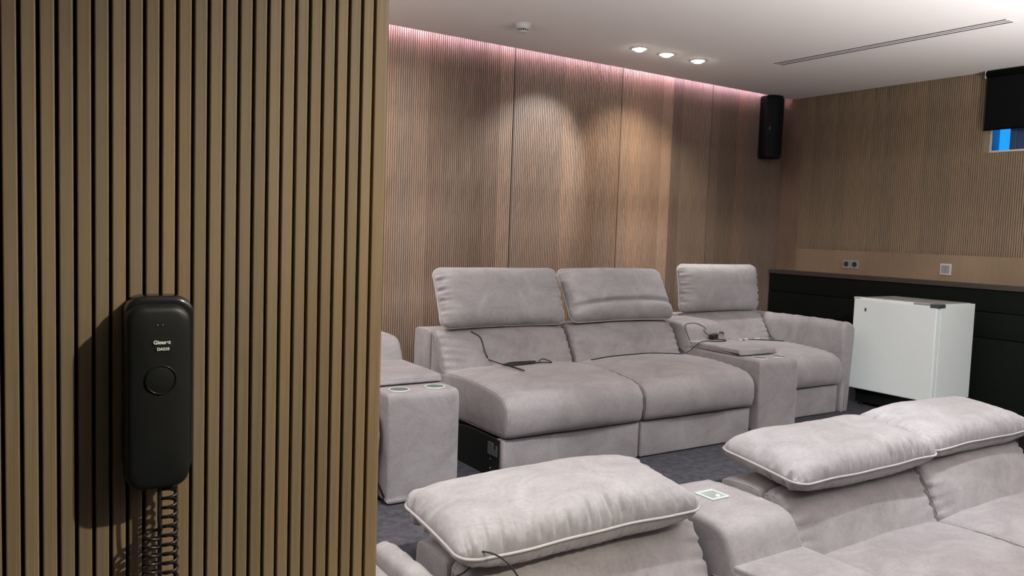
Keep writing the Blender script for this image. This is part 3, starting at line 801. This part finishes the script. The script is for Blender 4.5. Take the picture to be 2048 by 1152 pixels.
# ------------------------------------------------------------------ fridge
fr = thing('fridge', 'small white fridge with dark top hinge standing against the dark padded wall', 'fridge', (5.40, 2.925, PLAT))
FW, FD, FH, FB = 0.626, 0.50, 0.675, 0.125
box('plinth', 0.06, FD, 0.02, FW - 0.02, 0.02, FB, BLACK, fr, bevel=0.006)
for yy in (0.06, FW - 0.06):
    for xx in (0.08, FD - 0.05): lathe_obj('foot', [(0.018, 0.0), (0.018, 0.012), (0.010, 0.014), (0.010, 0.03)], BLACK, fr, 16, (True, False), loc=(xx, yy, 0))
box('cabinet', 0.052, FD, 0, FW, FB, FB + FH, WHITE, fr, bevel=0.004)
dr = box('door', 0.0, 0.044, 0.002, FW - 0.002, FB + 0.002, FB + FH - 0.008, WHITE, fr, bevel=0.005)
box('door_seal', 0.044, 0.052, 0.012, FW - 0.012, FB + 0.012, FB + FH - 0.02, GREYP, dr)
box('scuff_mark', -0.0004, 0.001, FW - 0.105, FW - 0.09, FB + FH - 0.095, FB + FH - 0.07, HINGE, dr)
box('vent_strip', 0.055, 0.0605, 0.02, FW - 0.02, FB - 0.028, FB - 0.004, BLACKG, fr)
box('hinge', -0.002, 0.10, -0.004, 0.05, FB + FH - 0.022, FB + FH + 0.004, HINGE, fr, bevel=0.003)
box('hinge_cover', 0.0, 0.05, 0.05, 0.17, FB + FH - 0.008, FB + FH + 0.002, GREYP, fr, bevel=0.002)
box('top_cover', 0.07, FD - 0.01, 0.03, FW - 0.02, FB + FH, FB + FH + 0.004, GREYD, fr)
box('hinge', 0.0, 0.06, FW - 0.05, FW + 0.002, FB + FH - 0.01, FB + FH + 0.006, WHITEP, fr, bevel=0.003)

# ------------------------------------------------------------------ cables lying on the rear row
bpy.context.view_layer.update()
dg = bpy.context.evaluated_depsgraph_get()
def drop(x, y, z0, lift=0.004):
    ok, loc, nrm, i, o, mtx = S.ray_cast(dg, Vector((x, y, z0)), Vector((0, 0, -1)), distance=3)
    return Vector((x, y, loc.z + lift)) if ok else Vector((x, y, z0))
def push(x, z, y0, lift=0.004):
    ok, loc, nrm, i, o, mtx = S.ray_cast(dg, Vector((x, y0, z)), Vector((0, 1, 0)), distance=3)
    return loc + nrm * lift if ok else Vector((x, y0, z))
def onpath(pts, r): return pts
zt = PLAT + 0.60
# 1: headrest cable falling over the pad into a small bundle
c1 = thing('cable', 'thin black cable hanging over the backrest and bundled on the left rear seat cushion', 'cable', (2.75, 3.70, PLAT + 0.45))
def loc_to(c, P): return [p - Vector(c.location) for p in P]
P = [push(2.262, PLAT + 0.632, 3.3), push(2.306, PLAT + 0.605, 3.3), push(2.314, PLAT + 0.56, 3.3), push(2.314, PLAT + 0.525, 3.3, 0.006), push(2.318, PLAT + 0.50, 3.3, 0.010), push(2.332, PLAT + 0.478, 3.3, 0.014), push(2.36, PLAT + 0.462, 3.3, 0.012)]
P += [drop(2.40, 3.675, zt, 0.008), drop(2.46, 3.66, zt), drop(2.52, 3.655, zt)]
vs, fs = tube(loc_to(c1, spline(P, 8)), 0.0034, 7); link('cable_run', mesh(vs, fs), c1, CORD, True)
P = []
for k in range(40):
    a = 2 * PI * k / 10
    P.append(drop(2.47 + 0.10 * math.cos(a) + 0.012 * math.sin(k * 1.7), 3.64 + 0.025 * math.sin(a) + 0.006 * math.sin(k * 2.3), zt, 0.004 + 0.006 * (k // 10) / 2))
P += [drop(2.60, 3.65, zt), drop(2.655, 3.68, zt, 0.022), drop(2.70, 3.65, zt), drop(2.64, 3.635, zt, 0.006), drop(2.55, 3.63, zt, 0.006), drop(2.46, 3.635, zt, 0.006)]
vs, fs = tube(loc_to(c1, spline(P, 5)), 0.0034, 6); link('cable_bundle', mesh(vs, fs), c1, CORD, True)
# 2: cable in the crease of the second seat, up onto the console
c2 = thing('cable', 'black cable running along the seat crease to the console lid', 'cable', (3.4, 3.7, PLAT + 0.46))
P = [drop(3.03, 3.70, zt), drop(3.16, 3.705, zt), drop(3.32, 3.71, zt), drop(3.50, 3.705, zt), drop(3.66, 3.68, zt), drop(3.76, 3.64, zt, 0.012)]
P += [drop(3.86, 3.60, zt), drop(3.95, 3.57, zt), drop(4.03, 3.56, zt), drop(4.08, 3.60, zt), drop(4.04, 3.64, zt), drop(4.0, 3.665, zt)]
vs, fs = tube(loc_to(c2, spline(P, 8)), 0.0034, 7); link('cable_run', mesh(vs, fs), c2, CORD, True)
# thin wire over the console back
c3 = thing('cable', 'thin wire draped down the front of the console back', 'cable', (3.9, 3.75, PLAT + 0.55))
P = [push(3.845, PLAT + 0.53, 3.3), push(3.842, PLAT + 0.60, 3.3), push(3.855, PLAT + 0.625, 3.3), push(3.90, PLAT + 0.632, 3.3), push(3.96, PLAT + 0.628, 3.3), push(4.01, PLAT + 0.60, 3.3), push(3.985, PLAT + 0.585, 3.3), push(4.02, PLAT + 0.555, 3.3), push(4.05, PLAT + 0.535, 3.3), push(4.04, PLAT + 0.505, 3.3)]
vs, fs = tube(loc_to(c3, spline(P, 8)), 0.0022, 6); link('cable_run', mesh(vs, fs), c3, CORD, True)
# power adapter standing on the lid
pa = thing('power_adapter', 'black plug-in power adapter lying on the lid of the rear console', 'adapter')
b0 = drop(4.045, 3.665, zt, 0.0005); pa.location = b0; pa.rotation_euler = (0, 0, math.radians(18))
box('adapter_body', -0.045, 0.03, -0.018, 0.018, 0, 0.036, BLACK, pa, bevel=0.006, seg=3)
box('plug_face', 0.03, 0.042, -0.014, 0.014, 0.004, 0.050, GREYP, pa, bevel=0.004)
for s in (-1, 1):
    vs, fs = tube([(-0.02 + s * 0.009, 0, 0.036), (-0.02 + s * 0.009, 0, 0.054)], 0.0022, 8); link('prong', mesh(vs, fs), pa, STEEL, True)
# 3: cable with plug across the right rear seat
c4 = thing('power_cable', 'thick black power cable with plug lying across the right rear seat', 'cable', (4.5, 3.85, PLAT + 0.46))
P = [Vector(b0) + Vector((0.05, 0.0, 0.045)), Vector(b0) + Vector((0.12, 0.03, 0.03)), drop(4.26, 3.78, zt, 0.012), drop(4.36, 3.85, zt)]
vs, fs = tube(loc_to(c4, spline(P, 8)), 0.0042, 8); link('cable_run', mesh(vs, fs), c4, CORD, True)
q = drop(4.40, 3.87, zt, 0.014)
vs, fs = tube(loc_to(c4, [P[-1], q, q + Vector((0.03, 0.012, 0)), q + Vector((0.05, 0.02, 0))]), [0.006, 0.013, 0.017, 0.015], 12); link('plug', mesh(vs, fs), c4, BLACK, True)
for s in (-1, 1):
    a_ = q + Vector((0.05, 0.02 + s * 0.008, 0)); vs, fs = tube(loc_to(c4, [a_, a_ + Vector((0.022, 0.008, 0))]), 0.0024, 8); link('prong', mesh(vs, fs), c4, STEEL, True)
c5 = thing('cable', 'short black cable end hanging between the right rear seat and its armrest', 'cable', (4.8, 3.95, PLAT + 0.46))
P = [push(5.0, PLAT + 0.57, 3.5), push(5.005, PLAT + 0.53, 3.5), push(5.01, PLAT + 0.48, 3.5), drop(5.0, 3.93, zt), drop(4.86, 3.92, zt), drop(4.72, 3.92, zt), drop(4.62, 3.91, zt), drop(4.55, 3.90, zt)]
vs, fs = tube(loc_to(c5, spline(P, 8)), 0.0032, 7); link('cable_run', mesh(vs, fs), c5, CORD, True)
P = [drop(4.78, 3.915, zt), drop(4.90, 3.88, zt), drop(4.98, 3.83, zt)]
vs, fs = tube(loc_to(c5, spline(P, 8)), 0.0038, 7); link('cable_end', mesh(vs, fs), c5, CORD, True)
for (xx, yy) in ((4.58, 3.90), (4.66, 3.915), (4.80, 3.93)):
    g = drop(xx, yy, zt, 0.005) - Vector(c5.location)
    o = box('connector', -0.02, 0.02, -0.008, 0.008, -0.004, 0.010, CHROME, c5, bevel=0.003); o.location = g; o.rotation_euler = (0, 0, rnd.uniform(-.4, .4))
# 4: cable from the large folded headrest at the front
c6 = thing('cable', 'thin black cable hanging from the folded headrest nearest the partition', 'cable', (1.10, 1.70, 0.70))
P = [Vector((1.00, 1.86, 0.60)), Vector((1.03, 1.80, 0.625)), Vector((1.052, 1.755, 0.662)), Vector((1.060, 1.735, 0.708)), Vector((1.075, 1.70, 0.722)), Vector((1.10, 1.665, 0.712)), Vector((1.125, 1.645, 0.68)), Vector((1.14, 1.625, 0.64)), Vector((1.145, 1.60, 0.56))]
vs, fs = tube(loc_to(c6, spline(P, 8)), 0.0026, 7); link('cable_run', mesh(vs, fs), c6, CORD, True)
